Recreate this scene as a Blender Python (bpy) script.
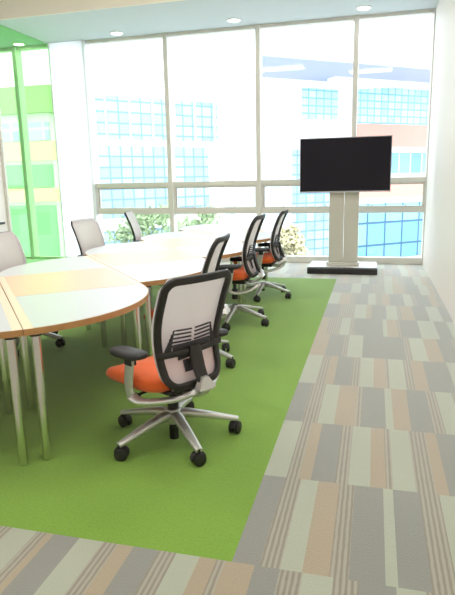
import bpy, math, random
from mathutils import Vector, Matrix
S = bpy.context.scene
for o in list(bpy.data.objects):
    bpy.data.objects.remove(o)
C = S.collection
R = math.radians

# ------------------------------------------------------------------ camera
EYE = 1.38
cam_data = bpy.data.cameras.new('camera')
cam = bpy.data.objects.new('camera', cam_data); C.objects.link(cam)
yaw, pitch, roll, focal = -0.25816085, -0.20928305, -0.02142058, 555.03
fw = Vector((math.sin(yaw)*math.cos(pitch), math.cos(yaw)*math.cos(pitch), math.sin(pitch)))
r0 = Vector((math.cos(yaw), -math.sin(yaw), 0)); u0 = r0.cross(fw)
rt = math.cos(roll)*r0 + math.sin(roll)*u0
up = -math.sin(roll)*r0 + math.cos(roll)*u0
cam.matrix_world = Matrix(((rt.x, up.x, -fw.x, 0), (rt.y, up.y, -fw.y, 0), (rt.z, up.z, -fw.z, EYE), (0, 0, 0, 1)))
cam_data.sensor_fit = 'HORIZONTAL'; cam_data.sensor_width = 36
cam_data.lens = focal/455*36
cam_data.clip_start = 0.05; cam_data.clip_end = 300
S.camera = cam

# ------------------------------------------------------------------ sky, sun, added ceiling fill panels, exposure
WORLD = 2.8
SUN = 1.0
FILL = 12.0
EXPOSURE = 0.64
world = bpy.data.worlds.new('sky'); S.world = world
world.use_nodes = True
bg = world.node_tree.nodes['Background']
bg.inputs['Color'].default_value = (0.86, 0.94, 1.0, 1)
bg.inputs['Strength'].default_value = WORLD
sd = bpy.data.lights.new('sun', 'SUN'); sd.energy = SUN; sd.angle = R(2); sd.color = (1, 0.96, 0.9)
sun = bpy.data.objects.new('sun', sd); C.objects.link(sun)
sun.rotation_euler = Vector((-0.45, 0.75, -0.8)).to_track_quat('-Z', 'Y').to_euler()
pd = bpy.data.lights.new('window_portal', 'AREA'); pd.shape = 'RECTANGLE'; pd.size = 12; pd.size_y = 3.8
pd.cycles.is_portal = True
portal = bpy.data.objects.new('window_portal', pd); C.objects.link(portal)
portal.location = (-5.3, 9.45, 1.9); portal.rotation_euler = (R(-90), 0, 0)
FILL_SPOTS = [(-2.4, 6.0), (-2.4, 3.4), (-2.4, 0.8), (-0.2, 5.0), (-0.2, 2.2), (-0.2, -0.6), (-4.4, 4.6), (-4.4, 1.8)]  # fill lights added out of view to brighten the interior
for x, y in FILL_SPOTS:
    d = bpy.data.lights.new('fill_panel_light', 'AREA'); d.shape = 'RECTANGLE'; d.size = 1.1; d.size_y = 0.5
    d.energy = FILL*(1.3 if x < -4 else 1.0); d.color = (1.0, 0.95, 0.9)
    o = bpy.data.objects.new('fill_panel_light', d); C.objects.link(o); o.location = (x, y, 4.14)
vs = S.view_settings
vs.view_transform = 'Standard'; vs.look = 'None'; vs.gamma = 1; vs.use_curve_mapping = False
vs.exposure = EXPOSURE

# ------------------------------------------------------------------ materials
def mat(name, col, rough=0.5, metal=0.0, spec=0.5, noise=0.0, scale=20.0, bump=0.0, coat=0.0, sheen=0.0):
    m = bpy.data.materials.new(name); m.use_nodes = True
    nt = m.node_tree; b = nt.nodes['Principled BSDF']
    b.inputs['Base Color'].default_value = (*col, 1)
    b.inputs['Roughness'].default_value = rough
    b.inputs['Metallic'].default_value = metal
    b.inputs['Specular IOR Level'].default_value = spec
    b.inputs['Coat Weight'].default_value = coat
    b.inputs['Sheen Weight'].default_value = sheen
    if noise or bump:
        tc = nt.nodes.new('ShaderNodeTexCoord')
        nz = nt.nodes.new('ShaderNodeTexNoise'); nz.inputs['Scale'].default_value = scale
        nz.inputs['Detail'].default_value = 4
        nt.links.new(tc.outputs['Object'], nz.inputs['Vector'])
        if noise:
            mx = nt.nodes.new('ShaderNodeMix'); mx.data_type = 'RGBA'
            mx.inputs['A'].default_value = (*[c*(1-noise) for c in col], 1)
            mx.inputs['B'].default_value = (*[min(1, c*(1+noise)) for c in col], 1)
            nt.links.new(nz.outputs['Fac'], mx.inputs['Factor'])
            nt.links.new(mx.outputs['Result'], b.inputs['Base Color'])
        if bump:
            bp = nt.nodes.new('ShaderNodeBump'); bp.inputs['Strength'].default_value = bump
            bp.inputs['Distance'].default_value = 0.004
            nt.links.new(nz.outputs['Fac'], bp.inputs['Height'])
            nt.links.new(bp.outputs['Normal'], b.inputs['Normal'])
    return m

def glass(name, tint=(0.97, 0.99, 0.99), refl=0.04):
    m = bpy.data.materials.new(name); m.use_nodes = True
    nt = m.node_tree; nt.nodes.remove(nt.nodes['Principled BSDF'])
    out = nt.nodes['Material Output']
    t = nt.nodes.new('ShaderNodeBsdfTransparent'); t.inputs['Color'].default_value = (*tint, 1)
    g = nt.nodes.new('ShaderNodeBsdfGlossy'); g.inputs['Roughness'].default_value = 0.02
    mx = nt.nodes.new('ShaderNodeMixShader'); mx.inputs['Fac'].default_value = refl
    nt.links.new(t.outputs[0], mx.inputs[1]); nt.links.new(g.outputs[0], mx.inputs[2])
    nt.links.new(mx.outputs[0], out.inputs['Surface'])
    return m

def weave(name, col, see):
    """Open woven chair netting: a fine weave that lets some of what lies behind show through."""
    m = mat(name, col, 0.75)
    nt = m.node_tree; b = nt.nodes['Principled BSDF']; out = nt.nodes['Material Output']
    t = nt.nodes.new('ShaderNodeBsdfTransparent')
    tl = nt.nodes.new('ShaderNodeBsdfTranslucent'); tl.inputs['Color'].default_value = (*col, 1)
    m1 = nt.nodes.new('ShaderNodeMixShader'); m1.inputs['Fac'].default_value = 0.45
    m2 = nt.nodes.new('ShaderNodeMixShader'); m2.inputs['Fac'].default_value = see
    nt.links.new(b.outputs[0], m1.inputs[1]); nt.links.new(tl.outputs[0], m1.inputs[2])
    nt.links.new(m1.outputs[0], m2.inputs[1]); nt.links.new(t.outputs[0], m2.inputs[2])
    nt.links.new(m2.outputs[0], out.inputs['Surface'])
    return m

def frosted(name):
    m = bpy.data.materials.new(name); m.use_nodes = True
    nt = m.node_tree; nt.nodes.remove(nt.nodes['Principled BSDF'])
    t = nt.nodes.new('ShaderNodeBsdfTranslucent'); t.inputs['Color'].default_value = (0.97, 0.97, 0.97, 1)
    d = nt.nodes.new('ShaderNodeBsdfDiffuse'); d.inputs['Color'].default_value = (0.9, 0.9, 0.9, 1)
    mx = nt.nodes.new('ShaderNodeMixShader'); mx.inputs['Fac'].default_value = 0.2
    nt.links.new(t.outputs[0], mx.inputs[1]); nt.links.new(d.outputs[0], mx.inputs[2])
    nt.links.new(mx.outputs[0], nt.nodes['Material Output'].inputs['Surface'])
    return m

def pinstripe(name):
    m = mat(name, (0.3, 0.26, 0.2), 0.75, spec=0.4, sheen=0.9)
    nt = m.node_tree; b = nt.nodes['Principled BSDF']
    tc = nt.nodes.new('ShaderNodeTexCoord'); sp = nt.nodes.new('ShaderNodeSeparateXYZ')
    nt.links.new(tc.outputs['Object'], sp.inputs[0])
    nz = nt.nodes.new('ShaderNodeTexNoise'); nz.inputs['Scale'].default_value = 60
    mp = nt.nodes.new('ShaderNodeMapping'); mp.inputs['Scale'].default_value = (1, 0.35, 1)
    nt.links.new(tc.outputs['Object'], mp.inputs['Vector']); nt.links.new(mp.outputs[0], nz.inputs['Vector'])
    ma = nt.nodes.new('ShaderNodeMath'); ma.operation = 'MULTIPLY_ADD'
    ma.inputs[1].default_value = 0.007; nt.links.new(nz.outputs['Fac'], ma.inputs[0]); nt.links.new(sp.outputs['X'], ma.inputs[2])
    mu = nt.nodes.new('ShaderNodeMath'); mu.operation = 'MULTIPLY'; mu.inputs[1].default_value = 2*math.pi/0.0205
    nt.links.new(ma.outputs[0], mu.inputs[0])
    si = nt.nodes.new('ShaderNodeMath'); si.operation = 'SINE'; nt.links.new(mu.outputs[0], si.inputs[0])
    rp = nt.nodes.new('ShaderNodeValToRGB'); e = rp.color_ramp.elements
    e[0].position = 0.15; e[0].color = (0.225, 0.2, 0.155, 1)
    e[1].position = 0.75; e[1].color = (0.345, 0.335, 0.26, 1)
    mr = nt.nodes.new('ShaderNodeMapRange'); mr.inputs['From Min'].default_value = -1
    nt.links.new(si.outputs[0], mr.inputs['Value']); nt.links.new(mr.outputs[0], rp.inputs['Fac'])
    nt.links.new(rp.outputs['Color'], b.inputs['Base Color'])
    return m

def curtain_glass(name, col, line, sx, sz, width=0.012):
    """Facade glazing with a grid of thin mullions (one glazing band, pattern in the material)."""
    m = mat(name, col, 0.25, spec=0.3)
    nt = m.node_tree; b = nt.nodes['Principled BSDF']
    tc = nt.nodes.new('ShaderNodeTexCoord'); sp = nt.nodes.new('ShaderNodeSeparateXYZ')
    nt.links.new(tc.outputs['Object'], sp.inputs[0])
    cb = nt.nodes.new('ShaderNodeCombineXYZ')
    nt.links.new(sp.outputs['X'], cb.inputs[0]); nt.links.new(sp.outputs['Z'], cb.inputs[1])
    br = nt.nodes.new('ShaderNodeTexBrick'); br.offset = 0
    br.inputs['Scale'].default_value = 1; br.inputs['Brick Width'].default_value = sx
    br.inputs['Row Height'].default_value = sz; br.inputs['Mortar Size'].default_value = width*2.2
    br.inputs['Mortar Smooth'].default_value = 0
    br.inputs['Color1'].default_value = (*col, 1)
    br.inputs['Color2'].default_value = (*[min(1, c*1.45+0.03) for c in col], 1)
    br.inputs['Mortar'].default_value = (*line, 1)
    nt.links.new(cb.outputs[0], br.inputs['Vector']); nt.links.new(br.outputs['Color'], b.inputs['Base Color'])
    return m

def glow(name, col, strength):
    m = bpy.data.materials.new(name); m.use_nodes = True
    b = m.node_tree.nodes['Principled BSDF']
    b.inputs['Base Color'].default_value = (*col, 1)
    b.inputs['Emission Color'].default_value = (*col, 1); b.inputs['Emission Strength'].default_value = strength
    return m

M = dict(
    wall=mat('white_wall_paint', (0.9, 0.83, 0.79), 0.55, bump=0.02, scale=120),
    cream=mat('cream_bulkhead_paint', (0.92, 0.86, 0.74), 0.7, bump=0.02, scale=120),
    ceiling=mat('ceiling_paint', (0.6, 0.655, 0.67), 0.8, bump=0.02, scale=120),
    frame=mat('window_frame_paint', (0.76, 0.74, 0.68), 0.45),
    sash=mat('window_sash_paint', (0.5, 0.48, 0.45), 0.45),
    gasket=mat('dark_gasket', (0.12, 0.11, 0.12), 0.6),
    glass=glass('clear_glass'),
    green_glass=glass('green_glass', (0.68, 0.95, 0.62), 0.05),
    green=mat('green_carpet', (0.19, 0.36, 0.038), 0.9, spec=0.3, noise=0.22, scale=90, bump=0.35, sheen=0.3),
    tile_grey=mat('grey_carpet', (0.225, 0.235, 0.205), 0.75, spec=0.4, noise=0.16, scale=140, bump=0.3, sheen=0.9),
    tile_light=mat('pale_green_carpet', (0.375, 0.415, 0.315), 0.75, spec=0.4, noise=0.12, scale=140, bump=0.3, sheen=0.9),
    tile_tan=mat('tan_carpet', (0.36, 0.295, 0.195), 0.75, spec=0.4, noise=0.16, scale=140, bump=0.3, sheen=0.9),
    tile_stripe=pinstripe('pinstripe_carpet'),
    wood=mat('table_edge_wood', (0.52, 0.27, 0.1), 0.45, noise=0.2, scale=30),
    veneer=mat('table_border_veneer', (0.82, 0.67, 0.5), 0.35, noise=0.06, scale=30),
    laminate=mat('white_laminate', (0.58, 0.60, 0.62), 0.35, spec=0.5),
    laminate_orange=mat('orange_laminate', (0.8, 0.52, 0.36), 0.35, spec=0.5),
    chrome=mat('chrome_tube', (0.72, 0.7, 0.66), 0.2, 1.0),
    silver=mat('silver_paint', (0.62, 0.62, 0.6), 0.35, 0.6),
    black=mat('black_plastic', (0.022, 0.021, 0.022), 0.45),
    pad=mat('black_arm_pad', (0.03, 0.03, 0.034), 0.5),
    frame_black=mat('charcoal_frame', (0.02, 0.018, 0.017), 0.5),
    orange=mat('orange_seat_fabric', (0.83, 0.135, 0.02), 0.85, noise=0.08, scale=200, bump=0.15, sheen=0.2),
    netting=weave('grey_netting', (0.9, 0.87, 0.89), 0.12),
    screen=mat('television_glass', (0.008, 0.007, 0.014), 0.12, spec=0.3),
    bezel=mat('silver_bezel', (0.55, 0.56, 0.58), 0.5, 0.5),
    stand=mat('champagne_metal', (0.66, 0.64, 0.57), 0.4, 0.25),
    plate=mat('polished_steel_plate', (0.75, 0.76, 0.76), 0.25, 0.8),
    facade=mat('white_facade', (0.9, 0.9, 0.9), 0.8),
    facade_glass=curtain_glass('blue_facade_glass', (0.25, 0.39, 0.46), (0.15, 0.25, 0.38), 0.6, 0.52, 0.02),
    aqua_glass=curtain_glass('aqua_facade_glass', (0.36, 0.57, 0.58), (0.2, 0.42, 0.48), 0.5, 0.4, 0.018),
    cyan_glass=curtain_glass('cyan_facade_glass', (0.15, 0.38, 0.47), (0.05, 0.12, 0.22), 1.35, 1.35, 0.03),
    teal_glass=curtain_glass('teal_ribbon_glass', (0.13, 0.27, 0.36), (0.5, 0.55, 0.6), 0.9, 1.5, 0.02),
    pale_glass=curtain_glass('pale_facade_glass', (0.4, 0.58, 0.62), (0.75, 0.8, 0.82), 0.9, 0.8, 0.03),
    salmon=mat('salmon_cladding', (0.78, 0.31, 0.25), 0.8, noise=0.06, scale=3),
    amber=mat('orange_cladding', (0.88, 0.45, 0.48), 0.8, noise=0.06, scale=3),
    olive=mat('olive_panel', (0.33, 0.33, 0.22), 0.8, noise=0.06, scale=3),
    ribbon=curtain_glass('green_ribbon_glass', (0.2, 0.33, 0.24), (0.3, 0.42, 0.34), 0.9, 1.2, 0.02),
    soffit=mat('lavender_soffit', (0.38, 0.4, 0.54), 0.8),
    paving=mat('pale_paving', (0.55, 0.56, 0.57), 0.9, noise=0.1, scale=0.6),
    leaf=mat('leaf_green', (0.3, 0.4, 0.22), 0.7, noise=0.3, scale=3),
    leaf_gold=mat('leaf_gold', (0.55, 0.5, 0.32), 0.7, noise=0.3, scale=3),
    bark=mat('bark', (0.16, 0.11, 0.08), 0.9, noise=0.3, scale=8),
    white_plastic=mat('white_plastic', (0.8, 0.8, 0.8), 0.4),
    frosted=frosted('frosted_white_glass'),
    lamp=glow('downlight_glow', (1, 0.97, 0.92), 12),
    panel=glow('fill_panel_diffuser', (1, 0.94, 0.86), 3),  # glowing face of the added fill panels
)

# ------------------------------------------------------------------ mesh helpers
class MB:
    def __init__(self):
        self.v, self.f, self.m = [], [], []
    def add(self, vs, fs, m=0):
        n = len(self.v); self.v += [tuple(a) for a in vs]
        self.f += [tuple(i+n for i in q) for q in fs]; self.m += [m]*len(fs)
    def box(self, x0, x1, y0, y1, z0, z1, m=0):
        self.add([(x0,y0,z0),(x1,y0,z0),(x1,y1,z0),(x0,y1,z0),(x0,y0,z1),(x1,y0,z1),(x1,y1,z1),(x0,y1,z1)],
                 [(3,2,1,0),(4,5,6,7),(0,1,5,4),(1,2,6,5),(2,3,7,6),(3,0,4,7)], m)
    def prism(self, pts, z0, z1, m=0):
        n = len(pts)
        self.add([(p[0],p[1],z0) for p in pts]+[(p[0],p[1],z1) for p in pts],
                 [tuple(range(n-1,-1,-1)), tuple(range(n,2*n))]+[(i,(i+1)%n,n+(i+1)%n,n+i) for i in range(n)], m)
    def rings(self, rings, closed=False, caps=True, m=0):
        n = len(rings[0]); k = len(rings); vs = [p for r in rings for p in r]; fs = []
        for a in range(k if closed else k-1):
            b = (a+1) % k
            for i in range(n):
                j = (i+1) % n
                fs.append((a*n+i, a*n+j, b*n+j, b*n+i))
        if caps and not closed:
            fs.append(tuple(range(n-1,-1,-1))); fs.append(tuple((k-1)*n+i for i in range(n)))
        self.add(vs, fs, m)
    def cyl(self, p0, p1, ra, rb=None, n=16, m=0):
        rb = ra if rb is None else rb
        p0, p1 = Vector(p0), Vector(p1); d = (p1-p0).normalized()
        a = d.orthogonal().normalized(); b = d.cross(a)
        ring = lambda p, r: [p+r*(math.cos(t)*a+math.sin(t)*b) for t in [2*math.pi*i/n for i in range(n)]]
        self.rings([ring(p0, ra), ring(p1, rb)], m=m)
    def lathe(self, prof, n=20, c=(0,0), m=0):
        self.rings([[(c[0]+r*math.cos(2*math.pi*i/n), c[1]+r*math.sin(2*math.pi*i/n), z) for i in range(n)] for r, z in prof], m=m)
    def sweep(self, path, w, t, upv=(0,0,1), closed=False, n=12, power=3.0, m=0):
        """Rounded-rectangle section (width w across, thickness t along upv) swept along a path."""
        path = [Vector(p) for p in path]; k = len(path); rs = []
        ww = w if isinstance(w, (list, tuple)) else [w]*k
        tt = t if isinstance(t, (list, tuple)) else [t]*k
        for i, p in enumerate(path):
            a = path[(i-1) % k] if (closed or i > 0) else p
            b = path[(i+1) % k] if (closed or i < k-1) else p
            d = (b-a).normalized()
            uv = upv(p) if callable(upv) else Vector(upv)
            s = d.cross(uv)
            if s.length < 1e-5: s = d.orthogonal()
            s.normalize(); u = s.cross(d).normalized()
            ring = []
            for q in range(n):
                th = 2*math.pi*(q+0.5)/n; c_, s_ = math.cos(th), math.sin(th)
                e = 2/power
                ring.append(p + s*(ww[i]/2*math.copysign(abs(c_)**e, c_)) + u*(tt[i]/2*math.copysign(abs(s_)**e, s_)))
            rs.append(ring)
        self.rings(rs, closed=closed, m=m)
    def build(self, name, mats, parent=None, smooth=True, bevel=0.0, angle=40, loc=None):
        me = bpy.data.meshes.new(name); me.from_pydata(self.v, [], self.f)
        for a in (mats if isinstance(mats, (list, tuple)) else [mats]): me.materials.append(a)
        me.polygons.foreach_set('material_index', self.m)
        me.update()
        if smooth:
            me.polygons.foreach_set('use_smooth', [True]*len(me.polygons))
            me.set_sharp_from_angle(angle=R(angle))
        o = bpy.data.objects.new(name, me); C.objects.link(o)
        if parent: o.parent = parent
        if loc: o.location = loc
        if bevel:
            b = o.modifiers.new('bevel', 'BEVEL'); b.width = bevel; b.segments = 2; b.limit_method = 'ANGLE'; b.angle_limit = R(40)
        return o

def tag(o, label=None, cat=None, group=None, kind=None):
    if label: o['label'] = label
    if cat: o['category'] = cat
    if group: o['group'] = group
    if kind: o['kind'] = kind
    return o
def empty(name, loc=(0,0,0), rz=0):
    o = bpy.data.objects.new(name, None); C.objects.link(o); o.location = loc; o.rotation_euler = (0,0,rz)
    o.empty_display_size = 0.1
    return o
def structure(o):
    o['kind'] = 'structure'; return o
def copy_tree(o, parent=None):
    c = o.copy(); C.objects.link(c)
    if parent: c.parent = parent
    for ch in [x for x in bpy.data.objects if x.parent == o]: copy_tree(ch, c)
    return c
def catmull(pts, n=6, closed=False):
    P = [Vector(p) for p in pts]; k = len(P); out = []
    for i in range(k if closed else k-1):
        g = (lambda j: P[j % k]) if closed else (lambda j: P[max(0, min(k-1, j))])
        a, b, c, d = g(i-1), g(i), g(i+1), g(i+2)
        for s in range(n):
            t = s/n
            out.append(0.5*((2*b)+(c-a)*t+(2*a-5*b+4*c-d)*t*t+(3*b-a-3*c+d)*t*t*t))
    if not closed: out.append(P[-1])
    return out

# ------------------------------------------------------------------ room shell
XR, XL, XN = 0.775, -5.53, -12.5          # right wall, green glass partition, end of the neighbouring room
YW, YB, YS = 9.235, -3.2, 7.64            # window plane, back wall, near face of the bulkhead
ZS, ZC = 3.73, 4.2                        # bulkhead underside, main ceiling
# carpet: green field, pattern tiles in rows 0.63 deep; strips given by colour and left edge
ROW = 0.63; Y0 = 1.741; GX = -0.465; GL = -4.4; GY1 = 7.72
rows = {
 -1: [('L',-1.392),('S',-1.277),('T',-1.23),('G',-1.202),('L',-1.088),('S',-0.985),('T',-0.92),('G',-0.855),('S',-0.751),('L',-0.681),('T',-0.588),('S',-0.522),('T',-0.487),('G',-0.378),('S',-0.285),('L',-0.202),('S',-0.095),('G',-0.008),('L',0.117),('S',0.215),('L',0.275)],
 0: [('G',-0.47),('S',-0.363),('L',-0.285),('T',-0.207),('S',-0.111),('G',-0.043),('L',0.082),('G',0.124),('S',0.235),('L',0.32)],
 1: [('L',-0.47),('S',-0.358),('T',-0.301),('G',-0.244),('S',-0.134),('L',-0.073),('T',0.025),('S',0.095),('L',0.127),('S',0.224),('T',0.311),('G',0.365)],
 2: [('G',-0.47),('S',-0.365),('L',-0.275),('T',-0.181),('S',-0.065),('G',-0.031),('L',0.107),('T',0.149),('G',0.242),('S',0.364),('L',0.423)],
 3: [('L',-0.47),('S',-0.35),('T',-0.286),('G',-0.229),('S',-0.119),('L',-0.056),('T',0.038),('S',0.118),('L',0.144),('S',0.252),('T',0.308),('G',0.393),('L',0.562)],
 4: [('T',-0.47),('G',-0.341),('S',-0.209),('L',-0.17),('G',-0.051),('S',0.281),('L',0.33),('T',0.443),('G',0.556)],
 5: [('T',-0.47),('S',-0.387),('L',-0.267),('S',-0.179),('G',-0.141),('L',0.119),('T',0.157),('S',0.25),('G',0.281),('L',0.442),('G',0.59)],
 6: [('G',-0.47),('S',-0.321),('L',-0.155),('T',-0.04),('G',0.013),('L',0.159),('S',0.267),('T',0.308),('G',0.429),('L',0.567),('G',0.687)],
 7: [('L',-0.47),('T',-0.348),('S',-0.223),('G',-0.165),('L',-0.029),('S',0.055),('T',0.125),('G',0.209),('L',0.362),('S',0.45),('G',0.507),('T',0.639)],
 8: [('G',-0.47),('L',-0.238),('G',-0.122),('S',0.005),('L',0.163),('T',0.26),('S',0.386),('G',0.428),('L',0.575),('T',0.679)],
}
WID = {'G': 0.115, 'L': 0.1, 'T': 0.075, 'S': 0.085}
random.seed(4)
def spread(lst, x0, x1):
    """Carry a strip sequence on to both sides until it fills x0..x1."""
    seq = list(lst); cyc = ['G','S','L','T','S','G','L','T','S','L']
    x = seq[-1][1]+WID[seq[-1][0]]; i = random.randrange(10)
    while x < x1:
        c = cyc[i % 10]; i += 1; seq.append((c, x)); x += WID[c]
    x = seq[0][1]; i = random.randrange(10)
    while x > x0:
        c = cyc[i % 10]; i += 1; x -= WID[c]; seq.insert(0, (c, x))
    out = []
    for j, (c, a) in enumerate(seq):
        b = seq[j+1][1] if j+1 < len(seq) else x1
        a, b = max(a, x0), min(b, x1)
        if b-a > 1e-4: out.append((c, a, b))
    return out
CI = {'G': 1, 'L': 2, 'T': 3, 'S': 4}
fl = MB()
def quad(x0, x1, y0, y1, m):
    if x1-x0 > 1e-4 and y1-y0 > 1e-4:
        fl.add([(x0,y0,0),(x1,y0,0),(x1,y1,0),(x0,y1,0)], [(0,1,2,3)], m)
k0 = -8
for k in range(k0, 12):
    ya, yb = Y0+ROW*k, min(Y0+ROW*(k+1), YW+0.1)
    if ya > YW: break
    base = rows.get(k, [('GLTS'[(k*7) % 4], -0.3+0.13*((k*5) % 3))])
    for c, a, b in spread(base, XN, XR+0.05):
        parts = [(ya, yb)]
        if k >= 0:                                     # cut the green field out of the pattern
            gy1 = min(yb, GY1)
            if ya < GY1:
                for xa, xb in ((a, min(b, GL)), (max(a, GX), b)):
                    quad(xa, xb, ya, gy1, CI[c])
                if yb > GY1: quad(a, b, GY1, yb, CI[c])
                continue
        quad(a, b, ya, yb, CI[c])
# the nearest row of pattern starts at Y0 - the green field lies beyond it
fl.add([(GL,Y0,0),(GX,Y0,0),(GX,GY1,0),(GL,GY1,0)], [(0,1,2,3)], 0)
fl.box(XN-0.2, XR+0.2, YB-0.2, YW+0.12, -0.3, -0.004, 1)
structure(fl.build('floor', [M['green'], M['tile_grey'], M['tile_light'], M['tile_tan'], M['tile_stripe']], smooth=False))
b = MB(); b.box(XR, XR+0.2, YB, YW+0.12, 0, ZC); structure(b.build('wall_right', M['wall'], smooth=False))
b = MB(); b.box(XL, XR+0.2, YB-0.2, YB, 0, ZC); structure(b.build('wall_back', M['wall'], smooth=False))
b = MB()                                               # left wall with a door opening
b.box(XL-0.14, XL, YB, 6.35, 0, ZC); b.box(XL-0.14, XL, 6.35, YS-0.04, 2.2, ZC)
structure(b.build('wall_left', M['wall'], smooth=False))
b = MB(); b.box(XN-0.2, XN, YS-2, YW+0.12, 0, ZC); b.box(XN, XL-0.14, YS-2.2, YS-2, 0, ZC)
structure(b.build('wall_neighbour', M['wall'], smooth=False))
b = MB(); b.box(XL+0.03, XL+0.045, YW-0.12, YW+0.06, 0, ZS); b.box(XL+0.045, -4.81, YW-0.12, YW-0.08, 0, 0.05)
fw_ = structure(b.build('window_11', M['white_plastic'], smooth=False))
b = MB(); b.box(XL+0.045, -4.805, YW-0.105, YW-0.099, 0.05, ZS); b.build('frosted_pane', M['frosted'], fw_, smooth=False)
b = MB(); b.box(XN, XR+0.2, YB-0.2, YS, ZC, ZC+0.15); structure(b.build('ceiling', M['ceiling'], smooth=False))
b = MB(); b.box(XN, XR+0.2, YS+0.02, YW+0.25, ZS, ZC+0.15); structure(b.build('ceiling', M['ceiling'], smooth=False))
b = MB(); b.box(XN, XR, YS, YS+0.02, ZS-0.005, ZC); structure(b.build('trim_1', M['cream'], smooth=False))

# ------------------------------------------------------------------ window wall
mull = [XR+0.02, -0.335, -1.845, -3.385, -4.845, -6.2, -7.75, -9.42, -10.95, -12.45]
def window(i, x0, x1, plain=False):
    """One bay between two mullions: big top pane, hinged middle sash, bottom pane."""
    w = MB(); hw = 0.036
    xa, xb = x0+hw, x1-hw
    y0, y1 = YW-0.06, YW+0.06
    if plain:                                          # one tall undivided pane
        w.box(xa, xb, y0, y1, 0, 0.03); w.box(xa, xb, y0, y1, ZS-0.05, ZS)
        o = structure(w.build('window_%d' % i, M['frame'], smooth=False, bevel=0.004))
        g = MB(); g.box(xa, xb, YW+0.018, YW+0.024, 0.03, ZS-0.05); g.build('pane', M['glass'], o, smooth=False)
        return
    for za, zb in ((0.0, 0.105), (0.815, 0.895), (1.285, 1.36), (ZS-0.05, ZS)):
        w.box(xa, xb, y0, y1, za, zb)
    o = structure(w.build('window_%d' % i, M['frame'], smooth=False, bevel=0.004))
    for za, zb in ((0.105, 0.815), (0.895, 1.285), (1.36, ZS-0.05)):
        g = MB(); g.box(xa, xb, YW+0.018, YW+0.024, za, zb); g.build('pane', M['glass'], o, smooth=False)
    s = MB(); q = 0.05
    s.box(xa, xb, YW-0.035, YW+0.012, 0.895, 0.925); s.box(xa, xb, YW-0.035, YW+0.012, 1.262, 1.285)
    s.box(xa, xa+q*0.7, YW-0.035, YW+0.012, 0.925, 1.262); s.box(xb-q*0.7, xb, YW-0.035, YW+0.012, 0.925, 1.262)
    so = s.build('sash', M['frame'], o, smooth=False)
    s = MB(); e = q*0.7
    s.box(xa+e, xb-e, YW-0.03, YW+0.012, 1.252, 1.262); s.box(xa+e, xa+e+0.018, YW-0.03, YW+0.012, 0.925, 1.252)
    s.build('gasket', M['sash'], so, smooth=False)
    for fx in (0.26, 0.74):
        h = MB(); x = xa+(xb-xa)*fx
        h.box(x-0.035, x+0.035, YW-0.045, YW-0.033, 0.9, 0.925)
        h.sweep([(x,YW-0.04,0.915),(x,YW-0.055,0.935),(x-0.012,YW-0.055,0.965)], 0.02, 0.012, (0,1,0))
        h.build('latch', M['frame'], so)
n = 0
for i in range(len(mull)-1):
    window(i+1, mull[i+1] if i != 4 else mull[5], mull[i] if i != 4 else XL, plain=i >= 4)
for i, x in enumerate(mull):
    hw = 0.02 if i == 4 else 0.038
    t = MB(); t.box(x-hw, x+hw, YW-0.09, YW+0.09, 0, ZS)
    structure(t.build('trim_%d' % (i+2), M['white_plastic'] if i == 4 else M['frame'], smooth=False, bevel=0.005))
# green glass partition on the left with slim rails
w = MB(); w.box(XL-0.03, XL+0.03, YS-0.04, YS, 0, ZS); w.box(XL-0.025, XL+0.025, YS, YW-0.06, 0, 0.03)
gw = structure(w.build('window_10', M['frame'], smooth=False))
g = MB(); g.box(XL-0.006, XL+0.006, YS, YW-0.07, 0.03, ZS); g.build('green_glass_pane', M['green_glass'], gw, smooth=False)
# white door in the left wall, dark lever
d = MB(); d.box(XL-0.06, XL-0.01, 6.36, YS-0.05, 0.005, 2.19)
do = structure(d.build('door_1', M['wall'], smooth=False, bevel=0.003))
h = MB(); h.cyl((XL-0.01,7.42,0.8),(XL+0.05,7.42,0.8),0.014); h.sweep([(XL+0.05,7.44,0.8),(XL+0.05,7.36,0.8),(XL+0.05,7.24,0.8)],0.02,0.035)
h.build('door_lever', M['black'], do)

# ------------------------------------------------------------------ window downlights, added fill panels
DL = [(-4.1, 8.9, 'recessed round ceiling downlight nearest the green glass, first from the left'),
      (-2.13, 8.8, 'recessed round ceiling downlight midway along the window, left of the television'),
      (-0.23, 8.8, 'recessed round ceiling downlight above the television, nearest the right wall'),
      (-5.98, 9.0, 'round ceiling downlight seen green through the green glass panel')]
for x, y, lab in DL:
    o = tag(empty('downlight', (x, y, ZS)), lab, 'ceiling light', 'downlights along the window bulkhead')
    r = MB()
    ring = lambda rr, z: [(rr*math.cos(2*math.pi*q/28), rr*math.sin(2*math.pi*q/28), z) for q in range(28)]
    r.rings([ring(0.085, 0.004), ring(0.115, 0.002), ring(0.115, -0.008), ring(0.085, -0.012)], closed=True)
    r.build('rim', M['white_plastic'], o)
    l = MB(); l.lathe([(0.083, 0.002), (0.084, -0.004)], 28); l.build('lamp', M['lamp'], o)
for j, (x, y) in enumerate(FILL_SPOTS):  # unseen panels added to carry the interior fill light
    o = tag(empty('fill_panel', (x, y, ZC)), 'flat rectangular fill light panel added on the high ceiling, out of view', 'ceiling light', 'added fill light panels out of view on the high ceiling')
    f = MB(); f.box(-0.6, 0.6, -0.3, 0.3, -0.03, 0); f.build('housing', M['white_plastic'], o, smooth=False)
    f = MB(); f.box(-0.56, 0.56, -0.26, 0.26, -0.034, -0.03); f.build('diffuser', M['panel'], o, smooth=False)

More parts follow.
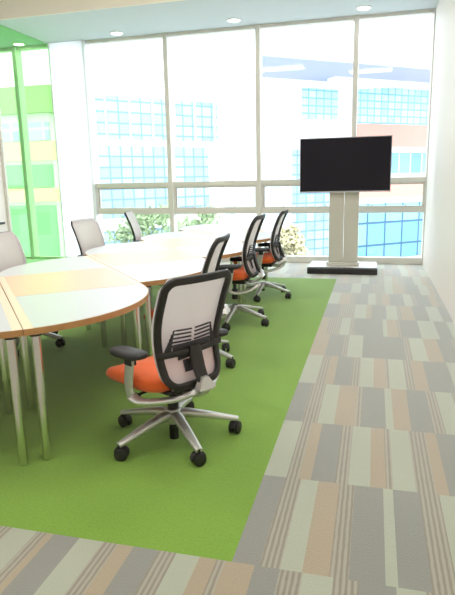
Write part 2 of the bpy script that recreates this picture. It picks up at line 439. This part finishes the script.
# ------------------------------------------------------------------ conference tables
TH = R(40.5); NV = Vector((math.cos(TH), math.sin(TH))); VV = Vector((-math.sin(TH), math.cos(TH)))
RAD = 0.858; HT = 0.70
def arc(cx, cy, r, a0, a1, n=28):
    return [(cx+r*math.cos(R(a0+(a1-a0)*i/n)), cy+r*math.sin(R(a0+(a1-a0)*i/n))) for i in range(n+1)]
def leaf(r, n=28):
    """Leaf outline: quarter circle, square, quarter circle turned about (local n along x, v along y)."""
    p = arc(0, RAD, r, -90, 0, n)
    q = arc(RAD, 2*RAD, r, 90, 180, n)
    return p+q
def make_table(flip=1):
    """Local x runs across the table, y along it, z up from the floor."""
    t = empty('conference_table')
    F = lambda pts: [(p[0]*flip, p[1]) for p in (pts if flip > 0 else pts[::-1])]
    b = MB(); b.prism(F(leaf(RAD-0.001)), HT-0.033, HT-0.001)
    top = b.build('tabletop', [M['wood']], t, angle=30)
    s = MB(); s.prism(F([(p[0], p[1]) for p in leaf(RAD-0.003)]), HT-0.001, HT)
    s.build('border', M['veneer'], top, smooth=False)
    g = 0.045; z0, z1 = HT, HT+0.0012
    e = RAD-0.006
    # near quarter panel, square panel, far quarter panel
    near = [(g, RAD-0.003)]+[(x, y) for x, y in arc(0, RAD, e, -90, 0) if x > g]
    near = near[:-1]+[(e-0.002, RAD-0.003)]
    b = MB(); b.prism(F(near), z0, z1); b.build('white_panel', M['laminate'], top, smooth=False)
    b = MB(); b.prism(F([(g, RAD+0.003), (RAD-0.03, RAD+0.003), (RAD-0.03, 2*RAD-0.003), (g, 2*RAD-0.003)]), z0, z1)
    b.build('orange_panel', M['laminate_orange'], top, smooth=False)
    far = [(RAD-0.03, 2*RAD+0.003)]+[(x, y) for x, y in arc(RAD, 2*RAD, e, 90, 180) if x < RAD-0.03]
    far = far[:-1]+[(RAD-e+0.002, 2*RAD+0.003)]
    b = MB(); b.prism(F(far), z0, z1); b.build('white_panel', M['laminate'], top, smooth=False)
    for x, y in ((0.056,0.028),(0.06,0.74),(0.79,0.80),(0.795,2.48),(0.795,1.84),(0.07,1.78)):
        l = MB(); l.lathe([(0.018,0),(0.023,0.004),(0.023,HT-0.04)], 18, (x*flip, y))
        lo = l.build('leg', M['chrome'], t)
        l = MB(); l.lathe([(0.03,HT-0.042),(0.03,HT-0.033)], 18, (x*flip, y)); l.build('mounting_plate', M['black'], lo)
    r = MB()
    for a, c in (((0.06,0.12),(0.06,1.74)), ((0.795,0.84),(0.795,2.44))):
        r.box(min(a[0]*flip,c[0]*flip)-0.012, max(a[0]*flip,c[0]*flip)+0.012, a[1]+0.04, c[1]-0.04, HT-0.075, HT-0.034)
    r.build('under_rail', M['black'], t, smooth=False)
    return t
P0 = Vector((-1.6, 2.23)); STEP = NV*(RAD+0.003)+VV*0.92
tg = 'leaf-shaped table sections of the long conference table'
tlabels = ['leaf-shaped white and orange conference table section with round end just left of the nearest chair',
           'white conference table section with round end between the nearest and second chairs on the right',
           'white conference table section with round end between the second and third chairs on the right',
           'farthest white conference table section, beside the farthest chair on the right']
t0 = make_table(1)
for k in range(4):
    t = t0 if k == 0 else copy_tree(t0)
    p = P0+STEP*k
    t.location = (p.x, p.y, 0); t.rotation_euler = (0, 0, TH)
    tag(t, tlabels[k], 'table', tg)
tm = make_table(-1); p = P0-NV*0.003
tm.location = (p.x, p.y, 0); tm.rotation_euler = (0, 0, TH)
tag(tm, 'white conference table section cut off at the left edge, joined to the orange striped section', 'table', tg)

# ------------------------------------------------------------------ office chairs
def back_x(z):                                        # side profile of the backrest
    pts = [(0.40,-0.222),(0.47,-0.196),(0.54,-0.176),(0.61,-0.17),(0.68,-0.178),(0.76,-0.2),(0.86,-0.236),(0.98,-0.29)]
    for (za, xa), (zb, xb) in zip(pts, pts[1:]):
        if z <= zb or zb == pts[-1][0]:
            t = (z-za)/(zb-za); t = max(-0.2, min(1.2, t)); return xa+(xb-xa)*t
def back_pt(y, z, off=0.0):
    return Vector((back_x(z)+0.03*(y/0.23)**2-off, y, z))
ZB0, ZB1 = 0.415, 0.962
def half_width(z):
    w = 0.173+0.031*min(1, max(0, (z-0.45)/0.3))
    rt_, rb_ = 0.052, 0.07
    if z > ZB1-rt_: w -= rt_-math.sqrt(max(0, rt_**2-(z-(ZB1-rt_))**2))
    if z < ZB0+rb_: w -= rb_-math.sqrt(max(0, rb_**2-((ZB0+rb_)-z)**2))
    return w
def outline():
    zs = [ZB0+0.07*(1-math.cos(R(90*i/6))) for i in range(7)]
    zs += [0.54, 0.6, 0.66, 0.72, 0.78, 0.84]
    zs += [ZB1-0.052+0.052*math.sin(R(90*i/6)) for i in range(7)]
    side = [(half_width(z), z) for z in zs]
    loop = [(w, z) for w, z in side]+[(0.08, ZB1), (0, ZB1), (-0.08, ZB1)]+[(-w, z) for w, z in reversed(side)]+[(-0.06, ZB0), (0.06, ZB0)]
    return loop
CHAIR_BASE = [18, 90, 162, 234, 306]
def make_chair():
    c = empty('office_chair')
    # five-star base
    base = empty('swivel_base'); base.parent = c
    b = MB(); b.lathe([(0.032,0.09),(0.042,0.095),(0.05,0.13),(0.046,0.165),(0.038,0.175)], 20)
    for a in CHAIR_BASE:
        d = Vector((math.cos(R(a)), math.sin(R(a)), 0)); z = Vector((0,0,1))
        path = [d*0.02+z*0.145, d*0.09+z*0.14, d*0.2+z*0.118, d*0.3+z*0.094, d*0.355+z*0.082]
        b.sweep(path, [0.066,0.06,0.052,0.044,0.038], [0.05,0.045,0.036,0.028,0.024], (0,0,1))
    bo = b.build('star_base', M['silver'], c)
    bpy.data.objects.remove(base)
    for a in CHAIR_BASE:
        d = Vector((math.cos(R(a)), math.sin(R(a)), 0)); s = Vector((-d.y, d.x, 0))
        q = d*0.33+s*0.012
        w = MB(); w.cyl(d*0.346+Vector((0,0,0.05)), d*0.346+Vector((0,0,0.09)), 0.011)
        tr = R(a*3+40); ax = Vector((math.cos(tr), math.sin(tr), 0)); cen = d*0.338+Vector((0,0,0.034))
        w.sweep([cen+ax.cross(Vector((0,0,1)))*(0.037*math.cos(t))+Vector((0,0,1))*(0.037*math.sin(t)) for t in [R(10+16*i) for i in range(11)]], 0.026, 0.008,
                lambda p, cen=cen: (p-cen).normalized())
        ca = w.build('caster', M['black'], c)
        for sg in (-1, 1):
            w = MB(); p0 = cen+ax*(0.008*sg); p1 = cen+ax*(0.03*sg)
            w.rings([[pp+rr*(math.cos(t)*Vector((0,0,1))+math.sin(t)*ax.cross(Vector((0,0,1)))) for t in [2*math.pi*i/20 for i in range(20)]]
                     for pp, rr in ((p0,0.031),(p0+(p1-p0)*0.15,0.034),(p0+(p1-p0)*0.8,0.034),(p1,0.026))])
            w.build('wheel', M['black'], ca)
    g = MB(); g.lathe([(0.022,0.03),(0.026,0.036),(0.026,0.11)], 16); g.lathe([(0.03,0.165),(0.03,0.26),(0.017,0.252),(0.017,0.335)], 16)
    g.build('gas_lift', M['black'], c)
    g = MB(); g.box(-0.12, 0.1, -0.075, 0.075, 0.325, 0.372); g.box(-0.17, 0.2, -0.16, 0.16, 0.372, 0.39)
    g.cyl((0.02,0.07,0.35),(0.02,0.21,0.345),0.007); g.box(-0.0,0.04,0.2,0.25,0.338,0.352)
    g.cyl((0.05,-0.07,0.35),(0.05,-0.2,0.345),0.007); g.box(0.03,0.07,-0.25,-0.2,0.338,0.352)
    g.build('tilt_mechanism', M['black'], c, bevel=0.008)
    # seat cushion
    s = MB(); rings = []
    def sup(hx, hy, z, drop, n=40, pw=4.6, cx=0.085):
        rr = []
        for i in range(n):
            t = 2*math.pi*i/n; cc, ss = math.cos(t), math.sin(t)
            x = cx+hx*math.copysign(abs(cc)**(2/pw), cc); y = hy*math.copysign(abs(ss)**(2/pw), ss)*(1-0.05*max(0, -cc))
            fx = max(0, (x-cx)/hx); rr.append((x, y, z-drop*fx**3+0.012*(y/hy)**2*0.6))
        return rr
    for hx, hy, z, dr in ((0.2,0.205,0.376,0.02),(0.232,0.24,0.384,0.03),(0.248,0.256,0.41,0.035),(0.24,0.25,0.437,0.036),(0.222,0.232,0.45,0.034),(0.17,0.18,0.456,0.02),(0.09,0.09,0.455,0.004),(0.01,0.01,0.454,0)):
        rings.append(sup(hx, hy, z, dr))
    s.rings(rings); s.build('seat', M['orange'], c, angle=80)
    # backrest
    nrm = lambda p: Vector((1, -0.35*p.y/0.23, 0.2)).normalized()
    f = MB(); loop = catmull([back_pt(y, z) for y, z in outline()], 2, True)
    f.sweep(loop, 0.038, 0.024, nrm, closed=True, n=12, power=5)
    bf = f.build('back_frame', M['frame_black'], c, angle=60)
    m = MB(); nz, ny = 22, 13; vs = []
    for i in range(nz):
        z = ZB0-0.014+(ZB1-ZB0+0.031)*i/(nz-1); w = max(0.1, half_width(max(ZB0+0.004, min(ZB1-0.004, z))))
        for j in range(ny):
            y = (w+0.019)*(2*j/(ny-1)-1); vs.append(back_pt(y, z, -0.018))
    m.add(vs, [(i*ny+j, i*ny+j+1, (i+1)*ny+j+1, (i+1)*ny+j) for i in range(nz-1) for j in range(ny-1)])
    mo = m.build('back_netting', M['netting'], c, angle=80)
    so = mo.modifiers.new('thickness', 'SOLIDIFY'); so.thickness = 0.003
    # cross bar and spine behind the netting
    p = MB(); bar = [back_pt(0.21*(i/8-1), 0.585, 0.012+0.012*(1-abs(i/8-1))) for i in range(17)]
    p.sweep(bar, 0.034, 0.018, lambda q: Vector((1, -0.3*q.y/0.23, 0)), n=10)
    ypath = [back_pt(0, z, 0.026+o) for z, o in ((0.61,0.0),(0.57,0.006),(0.5,0.014),(0.45,0.022),(0.41,0.03))]
    p.sweep(ypath, [0.07,0.08,0.075,0.07,0.066], 0.026, (1,0,0), n=10)
    p.build('back_spine', M['frame_black'], c)
    # lumbar pad with stacked fins
    p = MB()
    for sg in (-1, 1):
        for q in range(5):
            z = 0.618+0.02*q
            p.sweep([back_pt(sg*(0.012+(0.14-0.008*q)*i/6), z+0.006*i/6, 0.012) for i in range(7)]+[back_pt(sg*(0.16-0.008*q), z-0.012-0.01*q, 0.012), back_pt(sg*(0.165-0.008*q), 0.6, 0.012)], 0.008, 0.009, (1,0,0), n=8)
    p.build('lumbar_fins', M['pad'], c)
    p = MB(); p.sweep([back_pt(y, 0.61, 0.013) for y in (-0.12,-0.06,0,0.06,0.12)], 0.04, 0.008, (1,0,0), n=8)
    p.sweep([back_pt(0.02,0.56,0.006), back_pt(0.09,0.553,0.006)], 0.02, 0.01, (1,0,0), n=8)
    p.sweep([back_pt(0.035,0.54,0.0), back_pt(0.035,0.48,0.0)], 0.05, 0.01, (1,0,0), n=8)
    p.build('lumbar_pad', M['pad'], c)
    # silver yoke reaching from under the seat up to the spine
    k = MB()
    k.sweep(catmull([(-0.06,0,0.345),(-0.17,0,0.342),(-0.24,0,0.36),(-0.272,0,0.39),(-0.268,0,0.43)], 5), 0.062, 0.024, (1,0,0.6), n=12)
    k.add([(-0.295,-0.055,0.40),(-0.295,0.055,0.40),(-0.277,0.018,0.46),(-0.277,-0.018,0.46),(-0.25,-0.055,0.40),(-0.25,0.055,0.40),(-0.245,0.018,0.46),(-0.245,-0.018,0.46)],
          [(0,3,2,1),(4,5,6,7),(0,1,5,4),(1,2,6,5),(2,3,7,6),(3,0,4,7)])
    k.build('back_bracket', M['silver'], c)
    for sg in (-1, 1):
        a = MB()
        a.sweep(catmull([(-0.245,sg*0.03,0.385),(-0.19,sg*0.1,0.352),(-0.11,sg*0.19,0.338),(-0.06,sg*0.252,0.345),(-0.02,sg*0.276,0.375),(-0.015,sg*0.282,0.44),(-0.04,sg*0.283,0.57)], 6),
                [0.036]*6+[0.044]*12+[0.058]*12+[0.066]*7, 0.024, lambda q, sg=sg: Vector((0, sg*(0.25 if q.z < 0.37 else 1), 1 if q.z < 0.37 else 0.15)), n=12)
        ao = a.build('armrest', M['silver'], c)
        a = MB(); rr = []
        for z, h, wd in ((0.57,0.1,0.036),(0.578,0.124,0.048),(0.596,0.13,0.051),(0.607,0.122,0.044),(0.611,0.095,0.028)):
            rr.append([(-0.01+h*math.copysign(abs(math.cos(t))**0.6, math.cos(t)), sg*0.272+wd*math.copysign(abs(math.sin(t))**0.6, math.sin(t)), z-0.008*math.cos(t)) for t in [2*math.pi*i/32 for i in range(32)]])
        a.rings(rr); a.box(-0.065,-0.015,sg*0.282-0.018,sg*0.282+0.018,0.54,0.575)
        a.build('arm_pad', M['pad'], ao, angle=50)
    return c
UPPER = ('gas_lift','tilt_mechanism','seat','back_frame','back_netting','back_spine','lumbar_fins','lumbar_pad','back_bracket','armrest')
chairs = [
 (-1.02, 2.655, 148.5, -0.04, 'nearest office chair with orange seat and netted back turned to the camera'),
 (-1.325, 3.93, 182, 0.0, 'office chair mostly hidden behind the nearest chair, only its back top and casters showing'),
 (-1.29, 5.172, 179, 0.07, 'orange-seated office chair seen side-on, third from the camera on the right side'),
 (-1.255, 6.437, 179, 0.04, 'orange-seated office chair farthest from the camera on the right side, near the television'),
 (-2.91, 4.06, -15, -0.01, 'pale-backed office chair across the table at the left edge of the picture'),
 (-2.9, 5.62, -9, 0.0, 'pale-backed office chair across the table, in front of the white frosted pane'),
 (-2.98, 7.1, 13, 0.0, 'pale-backed office chair across the table, farthest on the left side, before the window')]
ch0 = make_chair()
seats = [ch0]+[copy_tree(ch0) for _ in chairs[1:]]
for o, (x, y, a, lift, lab) in zip(seats, chairs):
    o.location = (x, y, 0); o.rotation_euler = (0, 0, R(a))
    for part in o.children:                            # seat height set with the gas lift
        nm = part.name.split('.')[0]
        if nm in UPPER: part.location.z = min(lift, 0.0) if nm == 'armrest' else lift
    tag(o, lab, 'chair', 'orange office chairs around the conference table')

# ------------------------------------------------------------------ television and its stand
ts = tag(empty('television_stand', (-0.42, 8.35, 0)), 'floor stand of two pale metal slats on a black base, under the television', 'television stand')
b = MB(); b.box(-0.5, 0.5, -0.26, 0.0, 0.0, 0.09); b.box(-0.42, 0.42, 0.0, 0.4, 0.0, 0.06); b.build('base', M['black'], ts, smooth=False, bevel=0.012)
b = MB(); b.box(-0.49, 0.49, -0.2, 0.38, 0.09, 0.1); b.build('base_plate', M['plate'], ts, smooth=False, bevel=0.003)
b = MB(); b.box(-0.24, 0.24, -0.03, 0.16, 0.1, 0.14); b.build('column_foot', M['stand'], ts, smooth=False, bevel=0.006)
for x in (-0.108, 0.108):
    b = MB(); b.box(x-0.1055, x+0.1055, 0.03, 0.1, 0.14, 1.75); b.build('column', M['stand'], ts, smooth=False, bevel=0.008)
b = MB(); b.box(-0.3, 0.3, 0.0, 0.03, 1.35, 1.7); b.build('mount', M['black'], ts, smooth=False)
tv = tag(empty('television', (-0.42, 8.35, 1.17)), 'large black flat screen television on the stand in front of the window', 'television')
b = MB(); b.box(-0.638, 0.638, -0.05, -0.002, 0.0, 0.762); b.build('casing', M['black'], tv, smooth=False, bevel=0.006)
b = MB()
b.box(-0.642,0.642,-0.056,-0.04,-0.004,0.014); b.box(-0.642,0.642,-0.056,-0.04,0.754,0.766)
b.box(-0.642,-0.632,-0.056,-0.04,0.014,0.754); b.box(0.632,0.642,-0.056,-0.04,0.014,0.754)
b.build('bezel', M['bezel'], tv, smooth=False)
b = MB(); b.box(-0.632,0.632,-0.053,-0.05,0.014,0.754); b.build('screen', M['screen'], tv, smooth=False)

# ------------------------------------------------------------------ outside
ZG = -4.0
b = MB(); b.box(-70, 50, 9.6, 110, ZG-0.3, ZG); structure(b.build('ground', M['paving'], smooth=False))
def facade(name, a, bb, label):
    a, bb = Vector(a), Vector(bb); d = bb-a
    o = empty(name, (a.x, a.y, 0), math.atan2(d.y, d.x)); return tag(o, label, 'building')
def block(o, nm, x0, x1, y0, y1, z0, z1, m, bev=0):
    q = MB(); q.box(x0, x1, y0, y1, z0, z1); return q.build(nm, M[m], o, smooth=False, bevel=bev)
A = facade('office_building', (-12.9,25), (-8.4,30.3), 'white office building with rows of blue windows outside, left of centre')
block(A, 'wall', 0, 7.35, 0, 2, ZG, 5.95, 'facade')
block(A, 'upper_storey', 0.5, 7.2, 0.5, 2, 5.95, 12, 'facade')
block(A, 'window_band', 0.05, 7.0, -0.03, 0.05, 3.4, 5.43, 'facade_glass')
block(A, 'window_band', 0.05, 6.35, -0.03, 0.05, -0.4, 3.1, 'facade_glass')
block(A, 'window_band', 0.05, 6.35, -0.03, 0.05, -3.6, -1.0, 'facade_glass')
for x, z in ((4.87,7.7),(4.87,6.3)):
    for k in range(2): block(A, 'vent_slot', x*1.05, x*1.05+1.0, 0.46, 0.6, z+0.22*k, z+0.22*k+0.09, 'soffit')
for k in range(6):
    block(A, 'fin', 0.5+1.25*k, 0.56+1.25*k, -0.12, 0, 3.4, 5.9, 'facade')
block(A, 'roof_rail', -0.2, 7.3, -0.05, 0.02, 6.0, 6.06, 'soffit')
B = facade('office_building', (-5.5,30), (4,38), 'salmon-banded glass office building under a wide roof overhang, behind the television')
block(B, 'wall', -0.6, 14, 0.05, 3, ZG, 6.5, 'facade')
q = MB(); q.prism([(-3.0,-4.4),(12.0,-4.6),(12.0,3),(-0.6,3),(-0.6,0.0)], 6.5, 6.62)
q.build('roof_overhang', M['soffit'], B, smooth=False)
block(B, 'roof_beam', 3.2, 10.0, -1.4, -0.7, 6.3, 6.5, 'facade')
block(B, 'window_band', 2.1, 4.45, 0, 0.1, 4.5, 6.1, 'aqua_glass')
block(B, 'window_band', 5.7, 14, 0, 0.1, 4.38, 6.35, 'aqua_glass')
block(B, 'cladding_band', 5.75, 14, -0.15, 0.1, 3.08, 4.32, 'salmon')
block(B, 'window_band', 5.75, 14, 0, 0.1, 1.4, 2.75, 'teal_glass')
block(B, 'cladding_band', 5.75, 14, -0.15, 0.1, 0.15, 1.15, 'salmon')
block(B, 'window_band', 5.9, 14, 0, 0.1, -3.6, -0.2, 'cyan_glass')
block(B, 'window_band', -0.3, 1.3, 0, 0.1, -3.6, 3.0, 'pale_glass')
block(B, 'window_band', 1.5, 4.2, 0, 0.1, -3.6, 2.9, 'facade_glass')
D_ = facade('office_building', (-16,41), (2,41), 'low pale office building far behind, between the white and salmon buildings')
block(D_, 'wall', 0, 12, 0, 8, ZG, 4.4, 'facade'); block(D_, 'window_band', 0.5, 11.8, -0.03, 0.05, 1.3, 3.7, 'pale_glass')
block(D_, 'window_band', 0.5, 11.8, -0.03, 0.05, -2.8, 0.2, 'pale_glass')
G = facade('office_building', (-40,25), (-15,25), 'orange-banded building seen through the green glass on the left')
block(G, 'wall', 0, 24.6, 0.1, 1.5, ZG, 5.9, 'facade')
block(G, 'roof_band', 0, 25, -0.3, 1.5, 4.72, 5.95, 'olive')
block(G, 'window_band', 0, 24.6, 0, 0.12, 3.45, 4.3, 'pale_glass')
block(G, 'cladding_band', 0, 24.9, -0.12, 0.1, 2.5, 3.4, 'amber')
block(G, 'window_band', 0, 24.6, 0, 0.12, 1.2, 2.3, 'ribbon')
block(G, 'cladding_band', 0, 24.9, -0.12, 0.1, 0.5, 1.15, 'amber')
block(G, 'window_band', 0, 24.6, 0, 0.12, -3.6, 0.3, 'ribbon')
def tree(name, x, y, z0, z1, r, leafm, label, seed, cat='tree'):
    rnd = random.Random(seed); o = tag(empty(name, (x, y, ZG)), label, cat)
    t = MB(); h = z1-ZG; t.sweep(catmull([(0,0,0),(0.05,0.02,h*0.3),(-0.04,0.05,h*0.6),(0.03,0,h*0.85)], 4), [0.16]*4+[0.12]*4+[0.07]*5, [0.16]*4+[0.12]*4+[0.07]*5, (0,1,0), n=8, power=2)
    for k in range(5):
        an = k*1.3+seed; t.cyl((0,0.03,h*0.5), (r*0.6*math.cos(an), r*0.6*math.sin(an), h*(0.65+0.05*k)), 0.04, 0.015, 6)
    t.build('trunk', M['bark'], o)
    f = MB(); cl = [(rnd.gauss(0,r*0.45), rnd.gauss(0,r*0.45), (z0+(z1-z0)*rnd.random())-ZG) for _ in range(26)]
    for _ in range(2600):
        c = rnd.choice(cl); s = r*0.32
        p = Vector((c[0]+rnd.gauss(0,s*0.6), c[1]+rnd.gauss(0,s*0.6), c[2]+rnd.gauss(0,s*0.5)))
        a = Vector((rnd.gauss(0,1), rnd.gauss(0,1), rnd.gauss(0,1))).normalized(); b2 = a.orthogonal().normalized()
        l = 0.07+0.06*rnd.random()
        f.add([p-a*l, p+b2*l*0.5, p+a*l, p-b2*l*0.5], [(0,1,2,3)])
    f.build('foliage', M[leafm], o, smooth=False)
tree('tree', -8.0, 19.0, -2.2, 0.3, 1.0, 'leaf', 'green tree outside the window behind the middle of the table', 3)
tree('tree', -5.9, 18.0, -2.2, 0.35, 0.9, 'leaf', 'green tree outside beyond the far end of the table', 5)
tree('bush', -2.95, 20.0, -2.0, -0.4, 0.55, 'leaf_gold', 'yellowish bushy tree outside the window, left of the television stand', 8)
